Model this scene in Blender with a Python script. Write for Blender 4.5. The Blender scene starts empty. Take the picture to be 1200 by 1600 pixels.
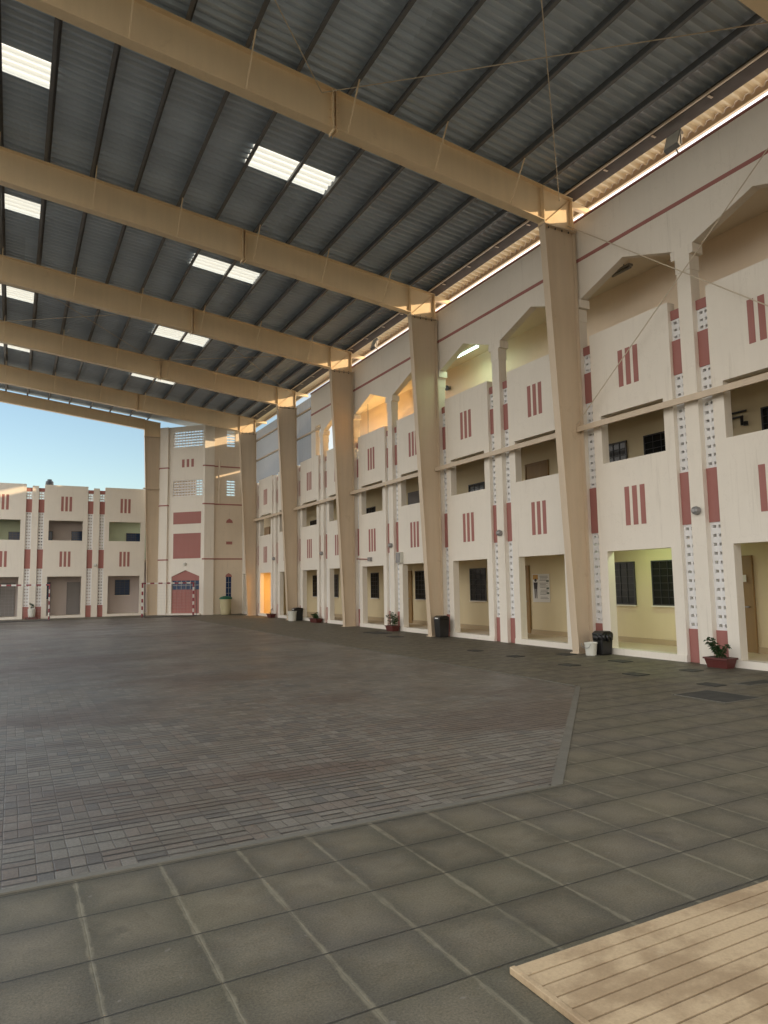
import bpy, bmesh, math, random
from mathutils import Vector
S = 1.14                      # every length below is written in survey units of 1.14 m
R = random.Random(7)
sc = bpy.context.scene
COL = sc.collection

# ------------------------------------------------------------------ materials
class N:
    def __init__(s, name):
        s.m = bpy.data.materials.new(name); s.m.use_nodes = True
        s.t = s.m.node_tree; s.n = s.t.nodes; s.l = s.t.links
        s.b = s.n['Principled BSDF']; s.out = s.n['Material Output']
    def add(s, typ, **k):
        x = s.n.new(typ)
        for a, v in k.items(): setattr(x, a, v)
        return x
    def put(s, sock, v):
        if isinstance(v, bpy.types.NodeSocket): s.l.new(v, sock)
        elif v is not None: sock.default_value = v
    def math(s, op, a, b=None, c=None, clamp=False):
        x = s.add('ShaderNodeMath', operation=op); x.use_clamp = clamp
        for i, v in enumerate((a, b, c)):
            if v is not None: s.put(x.inputs[i], v)
        return x.outputs[0]
    def pos(s):
        return s.add('ShaderNodeNewGeometry').outputs['Position']
    def vmul(s, v, sc_):
        x = s.add('ShaderNodeVectorMath', operation='MULTIPLY'); s.put(x.inputs[0], v); x.inputs[1].default_value = sc_
        return x.outputs[0]
    def noise(s, v, scale, detail=4, rough=.55, dist=0):
        x = s.add('ShaderNodeTexNoise'); s.put(x.inputs['Vector'], v)
        x.inputs['Scale'].default_value = scale; x.inputs['Detail'].default_value = detail
        x.inputs['Roughness'].default_value = rough; x.inputs['Distortion'].default_value = dist
        return x.outputs['Fac']
    def white(s, v):
        x = s.add('ShaderNodeTexWhiteNoise', noise_dimensions='3D'); s.put(x.inputs['Vector'], v); return x.outputs['Value']
    def comb(s, x_, y_, z_=0.0):
        x = s.add('ShaderNodeCombineXYZ')
        for i, v in enumerate((x_, y_, z_)): s.put(x.inputs[i], v)
        return x.outputs[0]
    def sep(s, v):
        x = s.add('ShaderNodeSeparateXYZ'); s.put(x.inputs[0], v); return x.outputs
    def ramp(s, f, lo, hi, a=0.0, b=1.0):
        x = s.add('ShaderNodeMapRange', interpolation_type='SMOOTHSTEP'); s.put(x.inputs[0], f)
        for i, v in enumerate((lo, hi, a, b)): x.inputs[i + 1].default_value = v
        return x.outputs[0]
    def mix(s, f, a, b, blend='MIX'):
        x = s.add('ShaderNodeMix', data_type='RGBA', blend_type=blend)
        s.put(x.inputs[0], f)
        for i, v in ((6, a), (7, b)):
            if isinstance(v, tuple) and len(v) == 3: v = v + (1,)
            s.put(x.inputs[i], v)
        return x.outputs[2]
    def bump(s, h, dist=.01, strength=1.0):
        x = s.add('ShaderNodeBump'); s.put(x.inputs['Height'], h)
        x.inputs['Distance'].default_value = dist; x.inputs['Strength'].default_value = strength
        s.l.new(x.outputs[0], s.b.inputs['Normal'])
    def col(s, v):
        if isinstance(v, tuple) and len(v) == 3: v = v + (1,)
        s.put(s.b.inputs['Base Color'], v)
    def rough(s, v): s.put(s.b.inputs['Roughness'], v)

def paint(name, c, rough=.6, var=.07, streak=.05, metal=0.0, bump=.002, dirt=None, spec=None, drip=0):
    """painted or rendered surface: mottled tone, faint vertical rain marks, slight unevenness"""
    n = N(name); p = n.pos()
    a = n.noise(p, .55, 5, .6); b = n.noise(n.vmul(p, (7, 7, .5)), 1.0, 4, .6); d = n.noise(p, 45, 3)
    f = n.math('ADD', n.math('MULTIPLY', n.math('SUBTRACT', a, .5), var * 3), n.math('MULTIPLY', n.math('SUBTRACT', b, .5), streak * 3))
    f = n.math('ADD', n.math('ADD', f, n.math('MULTIPLY', n.math('SUBTRACT', d, .5), var)), 1.0)
    base = n.mix(1.0, c, n.comb(f, f, f), 'MULTIPLY')
    if dirt:
        g = n.ramp(n.noise(p, 2.3, 6, .7, .6), .60, .78)
        base = n.mix(n.math('MULTIPLY', g, dirt[1]), base, dirt[0])
    if drip:      # run-down stains and hairline marks with a shape of their own
        g = n.math('MULTIPLY', n.ramp(n.noise(n.vmul(p, (9, 9, .45)), 1.0, 5, .65), .54, .68), n.ramp(n.noise(p, .7, 4, .6), .42, .62))
        base = n.mix(n.math('MULTIPLY', g, drip), base, (.40, .35, .28))
        h = n.ramp(n.math('ABSOLUTE', n.math('SUBTRACT', n.noise(n.vmul(p, (1, 1, .8)), .8, 8, .62, .4), .5)), .0, .0035, 1.0, 0.0)
        base = n.mix(n.math('MULTIPLY', h, drip * .7), base, (.34, .30, .24))
    n.col(base); n.rough(n.ramp(n.noise(p, 3, 3), .3, .7, rough - .06, rough + .06))
    n.b.inputs['Metallic'].default_value = metal
    if spec is not None: n.b.inputs['Specular IOR Level'].default_value = spec
    if bump: n.bump(n.math('ADD', n.noise(p, 60, 3), n.noise(p, 6, 3)), bump)
    return n.m

M = {}
M['cream'] = paint('cream_render', (.80, .75, .66), .55, .05, .02, dirt=((.50, .44, .35), .20), drip=.20)
M['creamlow'] = paint('beige_render', (.70, .60, .47), .6, .04, .03, dirt=((.42, .36, .28), .2), drip=.3)
M['corridor'] = paint('corridor_paint', (.74, .64, .42), .5, .03, .02)
M['peach'] = paint('upper_corridor_paint', (.84, .72, .57), .55, .03, .02)
M['fargrey'] = paint('far_corridor_paint', (.52, .46, .44), .55, .04, .03)
M['fargreen'] = paint('far_corridor_green', (.50, .58, .42), .55, .04, .03)  # greenish tone for two stretches of the far upper corridor
M['white'] = paint('white_screen_block', (.82, .82, .82), .6, .03, .03)
M['red'] = paint('terracotta_render', (.36, .145, .125), .6, .06, .04)
M['steel'] = paint('cream_steel_paint', (.60, .49, .36), .42, .05, .07, dirt=((.34, .24, .14), .35))
M['eaves'] = paint('eaves_sheet_bounce_lit', (.80, .72, .55), .5, .04, .03)  # roof sheet made paler: warm bounce light on the eaves put into the colour
M['roofslab'] = paint('white_roof_slab', (.80, .74, .62), .8, .04, .02)
M['purlin'] = paint('galvanised_purlin', (.16, .165, .17), .5, .08, .04, metal=.3)
M['rafter'] = paint('cream_steel_lit_golden', (.80, .635, .41), .42, .05, .05, dirt=((.45, .32, .18), .3))  # column steel again, with warm light on the rafters put into the colour
M['strutdark'] = paint('dark_strut_paint', (.075, .062, .055), .7, .1, .05)
M['rod'] = paint('rod_paint', (.58, .50, .38), .5, .03, 0)
M['skirt'] = paint('skirting_tile', (.48, .38, .24), .35, .06, .02)
M['darkmetal'] = paint('dark_metal', (.045, .045, .05), .4, .1, 0)
M['greymetal'] = paint('grey_metal', (.30, .30, .30), .4, .06, .02, metal=.4)
M['wood'] = paint('brown_door_paint', (.30, .19, .08), .45, .08, .1)
M['greydoor'] = paint('grey_door_paint', (.22, .21, .21), .5, .05, .04)
M['blackplastic'] = paint('black_plastic', (.012, .012, .013), .35, .1, 0)
M['whiteplastic'] = paint('white_plastic', (.62, .62, .56), .4, .04, .04, dirt=((.35, .33, .26), .4))
M['terracotta'] = paint('red_brown_planter', (.10, .022, .018), .5, .1, .03)
M['soil'] = paint('soil', (.05, .035, .025), .95, .2, 0)
M['leaf'] = paint('leaf', (.03, .07, .02), .5, .3, 0)
M['stem'] = paint('stem', (.12, .09, .05), .8, .1, 0)
M['goalwhite'] = paint('goal_white_paint', (.78, .77, .74), .4, .04, 0)
M['goalred'] = paint('goal_red_paint', (.26, .03, .05), .4, .06, 0)
M['net'] = paint('net_cord', (.45, .46, .48), .8, .05, 0)
M['greenlid'] = paint('green_plastic', (.01, .12, .07), .4, .06, 0)
M['beigebin'] = paint('beige_plastic', (.50, .45, .27), .5, .06, .04)
M['tank'] = paint('black_tank', (.03, .035, .04), .5, .08, 0)
M['paper'] = paint('paper', (.78, .77, .74), .7, .01, 0)
M['drain'] = paint('drain_iron', (.030, .031, .028), .7, .2, 0)

def glass(name, c, rough=.12):
    n = N(name); n.col(c); n.rough(rough); n.b.inputs['Specular IOR Level'].default_value = .35
    n.bump(n.noise(n.pos(), 1.2, 2), .02, .4); return n.m
M['pane'] = glass('dark_window_glass', (.012, .013, .013))
M['bluepane'] = glass('blue_window_glass', (.02, .045, .11), .2)

def emit(name, c, e):
    n = N(name); n.col((.8, .8, .8)); n.b.inputs['Emission Color'].default_value = c + (1,); n.b.inputs['Emission Strength'].default_value = e; return n.m
M['tube'] = emit('lit_tube', (.72, 1.0, .86), 5.0)
M['warmglow'] = emit('warm_lamp_or_fill', (1.0, .72, .35), 6.0)  # shared by the doorway lamp and the added upper fill

def roofmat():
    n = N('ribbed_roof_metal'); p = n.pos()
    q = n.sep(n.vmul(p, (1 / (6.05 * S), 1 / (.83 * S), 1)))
    r = n.white(n.comb(n.math('FLOOR', q[0]), n.math('FLOOR', q[1])))
    f = n.math('ADD', n.math('MULTIPLY', n.math('SUBTRACT', r, .5), .16), n.math('ADD', n.math('MULTIPLY', n.noise(n.vmul(p, (.4, 3, 1)), 1, 4), .25), .85))
    n.col(n.mix(1.0, (.55, .63, .71), n.comb(f, f, f), 'MULTIPLY')); n.rough(.5); n.b.inputs['Metallic'].default_value = .1
    return n.m
M['roof'] = roofmat()

def translucent(name, c, fac, tint=(.9, .88, .8)):
    n = N(name); tr = n.add('ShaderNodeBsdfTranslucent'); tr.inputs[0].default_value = tint + (1,)
    mx = n.add('ShaderNodeMixShader'); mx.inputs[0].default_value = fac
    n.col(n.mix(n.noise(n.vmul(n.pos(), (1, 1, 3)), 2, 4), tuple(x * .85 for x in c), c)); n.rough(.5)
    n.l.new(n.b.outputs[0], mx.inputs[1]); n.l.new(tr.outputs[0], mx.inputs[2]); n.l.new(mx.outputs[0], n.out.inputs[0]); return n.m
M['skylight'] = translucent('fibreglass_skylight', (.8, .78, .7), .85, (.78, .73, .60))
M['cladding'] = translucent('grey_cladding', (.27, .29, .32), .22, (.38, .43, .50))

def tilemat():
    n = N('concrete_paving_tiles'); p = n.sep(n.pos()); T = .4516 * S
    u = n.math('DIVIDE', n.math('SUBTRACT', p[0], .3552 * S), T); v = n.math('DIVIDE', n.math('SUBTRACT', p[1], 4.3176 * S), T)
    wob = n.math('MULTIPLY', n.math('SUBTRACT', n.noise(n.pos(), 3.0, 3), .5), .03)
    u = n.math('ADD', u, wob); v = n.math('ADD', v, n.math('MULTIPLY', wob, .6))
    fu = n.math('ABSOLUTE', n.math('SUBTRACT', n.math('FRACT', u), .5)); fv = n.math('ABSOLUTE', n.math('SUBTRACT', n.math('FRACT', v), .5))
    r = n.white(n.comb(n.math('FLOOR', u), n.math('FLOOR', v)))
    r2 = n.white(n.comb(n.math('FLOOR', u), n.math('FLOOR', v), 3.0))
    big = n.noise(n.pos(), .9, 5, .6); fine = n.noise(n.pos(), 85, 5, .75); mid = n.noise(n.pos(), 6, 6, .7)
    base = n.mix(r, (.060, .053, .036), (.114, .099, .064))
    base = n.mix(n.math('MULTIPLY', r2, .45), base, (.070, .067, .045))
    base = n.mix(n.ramp(big, .35, .7), base, (.080, .071, .054))
    # each slab is paler in the middle where it has worn, with a ragged edge
    rad = n.math('MAXIMUM', fu, fv); worn = n.ramp(n.math('ADD', rad, n.math('MULTIPLY', n.math('SUBTRACT', mid, .5), .5)), .12, .5, .36, 0.0)
    base = n.mix(worn, base, (.190, .160, .108))
    k = n.math('ADD', n.math('MULTIPLY', n.math('SUBTRACT', fine, .5), 2.4), n.math('ADD', n.math('MULTIPLY', n.math('SUBTRACT', mid, .5), .8), 1.0))
    base = n.mix(1.0, base, n.comb(k, k, k), 'MULTIPLY')
    sandw = n.ramp(n.noise(n.pos(), 2.6, 5, .75), .35, .68, .0, .034)
    ju = n.math('MULTIPLY', n.ramp(n.math('ADD', fu, sandw), .474, .506), n.ramp(n.noise(n.pos(), 4.3, 4, .7), .32, .6, .35, 1.0)); jv = n.ramp(fv, .483, .494)
    base = n.mix(n.math('MULTIPLY', ju, .72), base, (.19, .168, .115))
    base = n.mix(n.math('MULTIPLY', jv, .8), base, (.018, .016, .011))
    stain = n.ramp(n.noise(n.pos(), 1.4, 6, .7, .8), .56, .66)
    base = n.mix(n.math('MULTIPLY', stain, .4), base, (.048, .043, .030))
    spots = n.ramp(n.noise(n.pos(), 14, 2, .5), .72, .76)
    base = n.mix(n.math('MULTIPLY', spots, .35), base, (.22, .2, .17))
    n.col(base); n.rough(n.ramp(mid, .3, .7, .50, .68))
    h = n.math('SUBTRACT', n.math('MULTIPLY', fine, .25), n.math('ADD', n.math('MULTIPLY', n.ramp(fu, .488, .5), .15), jv))
    n.bump(n.math('ADD', h, n.math('MULTIPLY', r, .35)), .006); return n.m
M['tiles'] = tilemat()

def pavermat():
    n = N('brick_pavers'); p = n.sep(n.pos()); T = .1755 * S
    u = n.math('DIVIDE', p[0], T); v = n.math('DIVIDE', n.math('SUBTRACT', p[1], 4.36 * S), T)
    wob = n.math('MULTIPLY', n.math('SUBTRACT', n.noise(n.pos(), 2.0, 3), .5), .10)
    u = n.math('ADD', u, wob); v = n.math('ADD', v, wob)
    iu = n.math('FLOOR', u); iv = n.math('FLOOR', v); fu = n.math('FRACT', u); fv = n.math('FRACT', v)
    par = n.math('GREATER_THAN', n.white(n.comb(iu, iv, 9.0)), .42)
    w = n.math('ADD', n.math('MULTIPLY', par, fv), n.math('MULTIPLY', n.math('SUBTRACT', 1.0, par), fu))
    half = n.math('FLOOR', n.math('MULTIPLY', w, 2.0))
    du = n.math('SUBTRACT', .5, n.math('ABSOLUTE', n.math('SUBTRACT', fu, .5))); dv = n.math('SUBTRACT', .5, n.math('ABSOLUTE', n.math('SUBTRACT', fv, .5)))
    dm = n.math('ABSOLUTE', n.math('SUBTRACT', w, .5))
    d = n.math('MINIMUM', n.math('MINIMUM', du, dv), dm)
    rid = n.comb(iu, iv, half)
    r = n.white(rid); r2 = n.white(n.vmul(rid, (1.7, 2.3, 5.1)))
    base = n.mix(r, (.116, .106, .088), (.158, .145, .122))
    base = n.mix(n.math('MULTIPLY', n.math('GREATER_THAN', r2, .82), .3), base, (.120, .083, .064))
    base = n.mix(n.math('MULTIPLY', n.math('LESS_THAN', r2, .16), .6), base, (.072, .071, .068))
    zone = n.ramp(n.noise(n.vmul(n.pos(), (.20, .42, 1)), 1, 5, .65, .6), .46, .62)
    base = n.mix(n.math('MULTIPLY', zone, .7), base, (.082, .056, .044))
    big = n.noise(n.pos(), .6, 5, .6); fine = n.noise(n.pos(), 70, 3, .7)
    k = n.math('ADD', n.math('MULTIPLY', n.math('SUBTRACT', fine, .5), 1.6), n.math('ADD', n.math('MULTIPLY', n.math('SUBTRACT', big, .5), .6), 1.0))
    base = n.mix(1.0, base, n.comb(k, k, k), 'MULTIPLY')
    jx = n.ramp(n.math('MINIMUM', dv, n.math('ADD', dm, n.math('SUBTRACT', 1.0, par))), .035, .095, 1.0, 0.0)
    j = n.math('MAXIMUM', n.math('MULTIPLY', n.ramp(d, .01, .035, 1.0, 0.0), .5), n.math('MULTIPLY', jx, n.ramp(n.noise(n.vmul(n.pos(), (.8, 6, 1)), 1.5, 3), .35, .6, .55, 1.0)))
    # alternate long joints opened wider and hold dirt
    base = n.mix(n.math('MULTIPLY', j, .95), base, (.014, .012, .010))
    n.col(base); n.rough(n.ramp(big, .3, .7, .34, .50))
    n.bump(n.math('ADD', n.math('MULTIPLY', fine, .15), n.math('SUBTRACT', n.math('MULTIPLY', r, .5), j)), .003); return n.m
M['pavers'] = pavermat()
M['kerb'] = paint('kerb_concrete', (.125, .117, .095), .6, .12, .05, dirt=((.09, .085, .07), .6))

def deckmat():
    n = N('grooved_stone_tread'); p = n.pos()
    a = n.noise(n.vmul(p, (1.5, 1.8, 1)), 1.3, 7, .7, .15); b = n.noise(p, 4.5, 6, .75, .1); c = n.noise(p, 80, 3, .7)
    base = n.mix(n.ramp(a, .42, .62), (.44, .325, .195), (.30, .21, .12))
    base = n.mix(n.math('MULTIPLY', n.ramp(b, .64, .74), .6), base, (.17, .105, .055))
    base = n.mix(n.math('MULTIPLY', n.ramp(b, .30, .40, 1.0, 0.0), .35), base, (.46, .39, .28))
    k = n.math('ADD', n.math('MULTIPLY', n.math('SUBTRACT', c, .5), .5), 1.0)
    n.col(n.mix(1.0, base, n.comb(k, k, k), 'MULTIPLY')); n.rough(.6); n.bump(n.math('ADD', b, n.math('MULTIPLY', c, .3)), .003); return n.m
M['deck'] = deckmat()
M['groove'] = paint('groove_dirt', (.13, .08, .04), .9, .2, 0)

# ------------------------------------------------------------------ geometry helpers
class MB:
    def __init__(s, xf=None): s.v = []; s.f = []; s.mi = []; s.xf = xf; s.cur = 0
    def pt(s, p):
        s.v.append(tuple(s.xf(*p)) if s.xf else tuple(p)); return len(s.v) - 1
    def face(s, ids): s.f.append(tuple(ids)); s.mi.append(s.cur)
    def box(s, x0, x1, y0, y1, z0, z1):
        i = [s.pt((x, y, z)) for x in (x0, x1) for y in (y0, y1) for z in (z0, z1)]
        for q in ((0, 1, 3, 2), (4, 6, 7, 5), (0, 4, 5, 1), (2, 3, 7, 6), (0, 2, 6, 4), (1, 5, 7, 3)): s.face([i[k] for k in q])
        return s
    def prism(s, poly, a0, a1, ax=1):
        """extrude a 2-D outline along axis ax"""
        def P(q, a): return (a, q[0], q[1]) if ax == 0 else (q[0], a, q[1]) if ax == 1 else (q[0], q[1], a)
        A = [s.pt(P(q, a0)) for q in poly]; B = [s.pt(P(q, a1)) for q in poly]; n = len(poly)
        s.face(A[::-1]); s.face(B)
        for i in range(n): s.face((A[i], A[(i + 1) % n], B[(i + 1) % n], B[i]))
        return s
    def quad(s, *ps): s.face([s.pt(p) for p in ps]); return s
    def tube(s, a, b, r, n=8, r2=None, caps=True):
        a = Vector(a); b = Vector(b); d = (b - a).normalized()
        u = d.cross(Vector((0, 0, 1)) if abs(d.z) < .9 else Vector((1, 0, 0))).normalized(); w = d.cross(u); r2 = r if r2 is None else r2
        A = []; B = []
        for i in range(n):
            t = 2 * math.pi * (i + .5) / n; o = u * math.cos(t) + w * math.sin(t)
            A.append(s.pt(a + o * r)); B.append(s.pt(b + o * r2))
        for i in range(n): s.face((A[i], A[(i + 1) % n], B[(i + 1) % n], B[i]))
        if caps: s.face(A[::-1]); s.face(B)
        return s
    def lathe(s, c, prof, n=20):
        rings = []
        for r, z in prof:
            rings.append([s.pt((c[0] + r * math.cos(2 * math.pi * i / n), c[1] + r * math.sin(2 * math.pi * i / n), c[2] + z)) for i in range(n)])
        for a, b in zip(rings, rings[1:]):
            for i in range(n): s.face((a[i], a[(i + 1) % n], b[(i + 1) % n], b[i]))
        s.face(rings[0][::-1]); s.face(rings[-1]); return s
    def mesh(s, name, mats, base=(0, 0, 0), smooth=False, bevel=0):
        me = bpy.data.meshes.new(name)
        me.from_pydata([((v[0] - base[0]) * S, (v[1] - base[1]) * S, (v[2] - base[2]) * S) for v in s.v], [], s.f)
        mats = mats if isinstance(mats, (list, tuple)) else [mats]
        for m in mats: me.materials.append(m)
        for p, i in zip(me.polygons, s.mi): p.material_index = i
        bm = bmesh.new(); bm.from_mesh(me); bmesh.ops.recalc_face_normals(bm, faces=bm.faces)
        bm.to_mesh(me); bm.free()
        if smooth: me.shade_smooth()
        return me

BASE = {}
def thing(name, loc, label, cat, group=None):
    o = bpy.data.objects.new(name, None); COL.objects.link(o); o.location = [c * S for c in loc]; o.empty_display_size = .2
    o['label'] = label; o['category'] = cat
    if group: o['group'] = group
    BASE[o] = loc; return o
def tag(o, label, cat, group=None):
    o['label'] = label; o['category'] = cat
    if group: o['group'] = group
    return o
def obj(name, mb, mat, parent=None, smooth=False, bevel=0, base=None, kind=None):
    b = BASE[parent] if parent else (base or (0, 0, 0))
    o = bpy.data.objects.new(name, mb.mesh(name, mat, b, smooth)); COL.objects.link(o)
    if parent: o.parent = parent
    else: o.location = [c * S for c in b]
    BASE[o] = b
    if bevel:
        md = o.modifiers.new('bevel', 'BEVEL'); md.width = bevel * S; md.segments = 2; md.limit_method = 'ANGLE'
    if kind: o['kind'] = kind
    return o
def inst(name, me, parent, off):
    o = bpy.data.objects.new(name, me); COL.objects.link(o); o.parent = parent; o.location = [c * S for c in off]; BASE[o] = BASE[parent]; return o
def dup(root, off, label, group=None):
    r = root.copy(); COL.objects.link(r); r.location = [a + b * S for a, b in zip(root.location, off)]
    r['label'] = label
    if group: r['group'] = group
    for c in root.children:
        d = c.copy(); COL.objects.link(d); d.parent = r
        for g in c.children:
            e = g.copy(); COL.objects.link(e); e.parent = d
    return r

# ------------------------------------------------------------------ survey numbers
P = 3.024; Y0 = 8.784; D = 11.42           # pier spacing, first pier, plane of the long facade
FX = .936; FY = 41.18                      # a pier and the plane of the far facade
HA = .153; SW = .285; PH = P / 2 - HA - SW; OH = .84
Z = dict(pl=.13, g=2.2, p1=4.13, o1=5.2, par=7.109, top=9.95)
BLK = ((.63, 2.6265, 12), (3.645, 5.6135, 12), (6.307, 6.74, 3)); REDS = ((0.0, .63), (2.6265, 3.645), (5.6135, 6.307), (6.74, 6.93))
F0, FP = 5.64, 6.05
frames = [F0 + FP * k for k in range(-1, 6)]

# ------------------------------------------------------------------ the ground
g = MB().box(-220, 220, -180, 260, -.5, 0); obj('ground', g, M['tiles'], kind='structure')
court = [(-40, 4.40), (3.80, 4.40), (7.44, 8.02), (7.50, 8.4), (7.50, 38.0), (-40, 38.0)]
obj('court_paving', MB().prism(court, 0.001, .004, 2), M['pavers'], kind='structure')
kb = MB()
kb.box(-40, 3.74, 4.345, 4.398, .0005, .010)
kb.prism([(3.745, 4.345), (3.86, 4.345), (7.545, 8.015), (7.545, 8.09), (7.475, 8.05), (3.79, 4.40)], .0005, .0075, 2)
kb.box(7.54, 7.60, 8.15, 38, .0005, .008)
obj('path_edging', kb, M['kerb'], kind='structure')

# grooved stone landing, bottom right
dk = thing('stone_landing', (1.84, -3, 0), 'low cream stone landing with dark parallel grooves in the near right corner', 'landing')
t = MB(); w = .083; y = 2.435; i = 0
while y > -3:
    t.box(1.875, 9.0, y - w + .009, y, .01, .027); y -= w; i += 1
obj('tread', t, M['deck'], dk)
obj('groove_bed', MB().box(1.878, 8.99, -3, 2.43, .002, .021), M['groove'], dk)
obj('edge_trim', MB().box(1.845, 1.872, -3, 2.44, .002, .031), M['deck'], dk, bevel=.004)

# ------------------------------------------------------------------ facades
def pierced(z0, z1, rows, u0, xf_unit=None):
    """white screen blocks with two columns of square holes, outline u0..u0+SW"""
    m = MB(xf_unit); hw = .074; bar = (SW - 2 * hw) / 3
    d0, d1 = .10, .22
    for j in range(3):
        a = u0 + j * (hw + bar); m.box(a, a + bar, d0, d1, z0, z1)
    ph = (z1 - z0) / rows; hh = .056
    for j in range(2):
        a = u0 + bar + j * (hw + bar)
        for i in range(rows + 1):
            c = z0 + i * ph; lo = max(z0, c - (ph - hh) / 2); hi = min(z1, c + (ph - hh) / 2); m.box(a, a + hw, d0 + .001, d1, lo, hi)
    return m

def window(bld, W, u0, u1, z0, z1, pane='pane', d=1.43, bars=True, group=None):
    """window on the corridor wall: frame, pane and grille"""
    fr = MB(W)
    for a in ((u0 - .03, u0, z0 - .03, z1 + .03), (u1, u1 + .03, z0 - .03, z1 + .03), (u0, u1, z0 - .03, z0), (u0, u1, z1, z1 + .03)): fr.box(a[0], a[1], d - .035, d, a[2], a[3])
    o = obj('window', fr, M['darkmetal'], bld)
    obj('pane', MB(W).box(u0, u1, d - .012, d - .002, z0, z1), M[pane], o)
    if bars:
        b = MB(W); n = 6
        for i in range(1, n): z = z0 + (z1 - z0) * i / n; b.box(u0, u1, d - .04, d - .03, z - .006, z + .006)
        for i in range(1, 3): u = u0 + (u1 - u0) * i / 3; b.box(u - .006, u + .006, d - .03, d - .02, z0, z1)
        obj('grille', b, M['darkmetal'], o)
    obj('sill', MB(W).box(u0 - .05, u1 + .05, d - .06, d, z0 - .06, z0 - .03), M['cream'], o)
    return o
def door(bld, W, u0, u1, z0, z1, mat='wood', d=1.43):
    fr = MB(W)
    for a in ((u0 - .05, u0, z0, z1 + .05), (u1, u1 + .05, z0, z1 + .05), (u0, u1, z1, z1 + .05)): fr.box(a[0], a[1], d - .05, d, a[2], a[3])
    o = obj('door', MB(W).box(u0, u1, d - .03, d - .004, z0, z1), M[mat], bld)
    obj('door_frame', fr, M[mat], o)
    hz = z0 + (z1 - z0) * .48
    obj('handle', MB(W).box(u0 + .06, u0 + .14, d - .075, d - .031, hz - .012, hz + .012), M['greymetal'], o)
    return o

def facade(bld, W, ks, mods, third=None, c0=0.0, wallmat='cream'):
    """piers at c0 + k*P, modules between; W maps (along, depth, up) to the world"""
    proto = {}
    wall = MB(W)
    for k in mods:
        c = c0 + (k + .5) * P
        wall.box(c - PH, c + PH, -.02, .22, 0, Z['pl'])
        for s in (-1, 1):
            a, b = sorted((c + s * OH, c + s * PH))
            wall.box(a, b, 0, .2, Z['pl'], Z['g']); wall.box(a, b, 0, .2, Z['p1'], Z['o1'])
        wall.box(c - PH, c + PH, 0, .2, Z['g'], Z['p1']); wall.box(c - PH, c + PH, 0, .2, Z['o1'], Z['par'])
    obj('facade_wall', wall, M[wallmat], bld)
    for k in mods:
        c = c0 + (k + .5) * P
        for z0, z1 in ((2.72, 3.54), (5.71, 6.51)):
            m = MB(W)
            for j in (-1, 0, 1): m.box(c + j * .205 - .062, c + j * .205 + .062, -.006, .05, z0, z1)
            obj('stripe_ornament', m, M['red'], bld)
    for k in ks:
        c = c0 + k * P; zt = 7.03 if third is None or c > third else 7.56
        obj('pier', MB(W).box(c - HA, c + HA, -.03, .22, 0, zt), M[wallmat], bld)
        for s in (-1, 1):
            u0 = c + HA if s > 0 else c - HA - SW
            for z0, z1, rows in BLK:
                obj('pierced_screen', pierced(z0, z1, rows, u0, W), M['white'], bld)
            for z0, z1 in REDS:
                obj('red_panel', MB(W).box(u0, u0 + SW, .075, .2, z0, z1), M['red'], bld)
        if third is not None and c <= third:
            m = MB(W); m.box(c - HA - .012, c + HA + .012, -.045, .235, 7.56, 7.86); m.box(c - HA - .10, c + HA + .10, -.05, .24, 7.86, 8.05)
            obj('capital', m, M[wallmat], bld)

# --- the long school building on the right
WR = lambda u, d, z: (D + d, u, z)
sb = thing('school_building', (D, 5, 0), 'long cream three-storey school wing with red stripes and gabled arches on the right', 'building')
TH = 28.17
facade(sb, WR, range(-1, 10), range(-2, 10), third=TH, c0=Y0)
top = MB(WR)
for k in range(-2, 7):
    c = Y0 + (k + .5) * P; h = P / 2
    lim = min(c + h, TH)
    L = [(c - h, 8.05), (c - h + HA, 8.05), (c - 1.24, 8.09), (c, 8.53), (c, 9.95), (c - h, 9.95)]
    top.prism(L, 0, .2, 1) if False else None
    def pr(poly):
        A = [top.pt((q[0], 0, q[1])) for q in poly]; B = [top.pt((q[0], .2, q[1])) for q in poly]; n = len(poly)
        top.face(A[::-1]); top.face(B)
        for i in range(n): top.face((A[i], A[(i + 1) % n], B[(i + 1) % n], B[i]))
    if k < 6:
        pr(L); pr([(c, 8.53), (c + 1.24, 8.09), (c + h - HA, 8.05), (c + h, 8.05), (c + h, 9.95), (c, 9.95)])
    else:
        # the wing's last full-height bay: solid wall with one slim opening
        top.box(c - h, 27.12, 0, .2, 8.05, 9.95); top.box(c - h, 27.12, 0, .2, Z['par'], 8.05); top.box(27.12, 27.66, 0, .2, 8.40, 9.95); top.box(27.66, TH, 0, .2, Z['par'], 9.95)
obj('upper_wall', top, M['cream'], sb)
obj('facade_wall', MB(WR).box(-40, Y0 - 2 * P, 0, .2, 0, 9.95), M['cream'], sb)
obj('cornice_band', MB(WR).box(-40, TH, -.012, .05, 8.965, 9.045), M['red'], sb)
obj('coping', MB(WR).box(-40, TH + .02, -.03, .26, 9.952, 9.995), M['red'], sb)
# slabs and rooms behind the corridor
for z0, z1, e in ((.0, .12, 41), (3.0, 3.14, 41), (6.0, 6.12, 41)):
    obj('corridor_floor', MB(WR).box(-40, e, .2 if z0 == 0 else .2, 1.43, z0, z1), M['creamlow'], sb)
obj('roof_slab', MB(WR).box(-40, TH, .2, 14, 8.75, 9.05), M['roofslab'], sb)
obj('rear_wall', MB(WR).box(-40, 41, 1.44, 9, 0, 6.0), M['corridor'], sb)
obj('rear_wall', MB(WR).box(-40, TH - .6, 1.44, 9, 6.12, 8.75), M['peach'], sb)
obj('skirting', MB(WR).box(-2, 38, 1.405, 1.4385, .12, .24), M['skirt'], sb)
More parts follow.
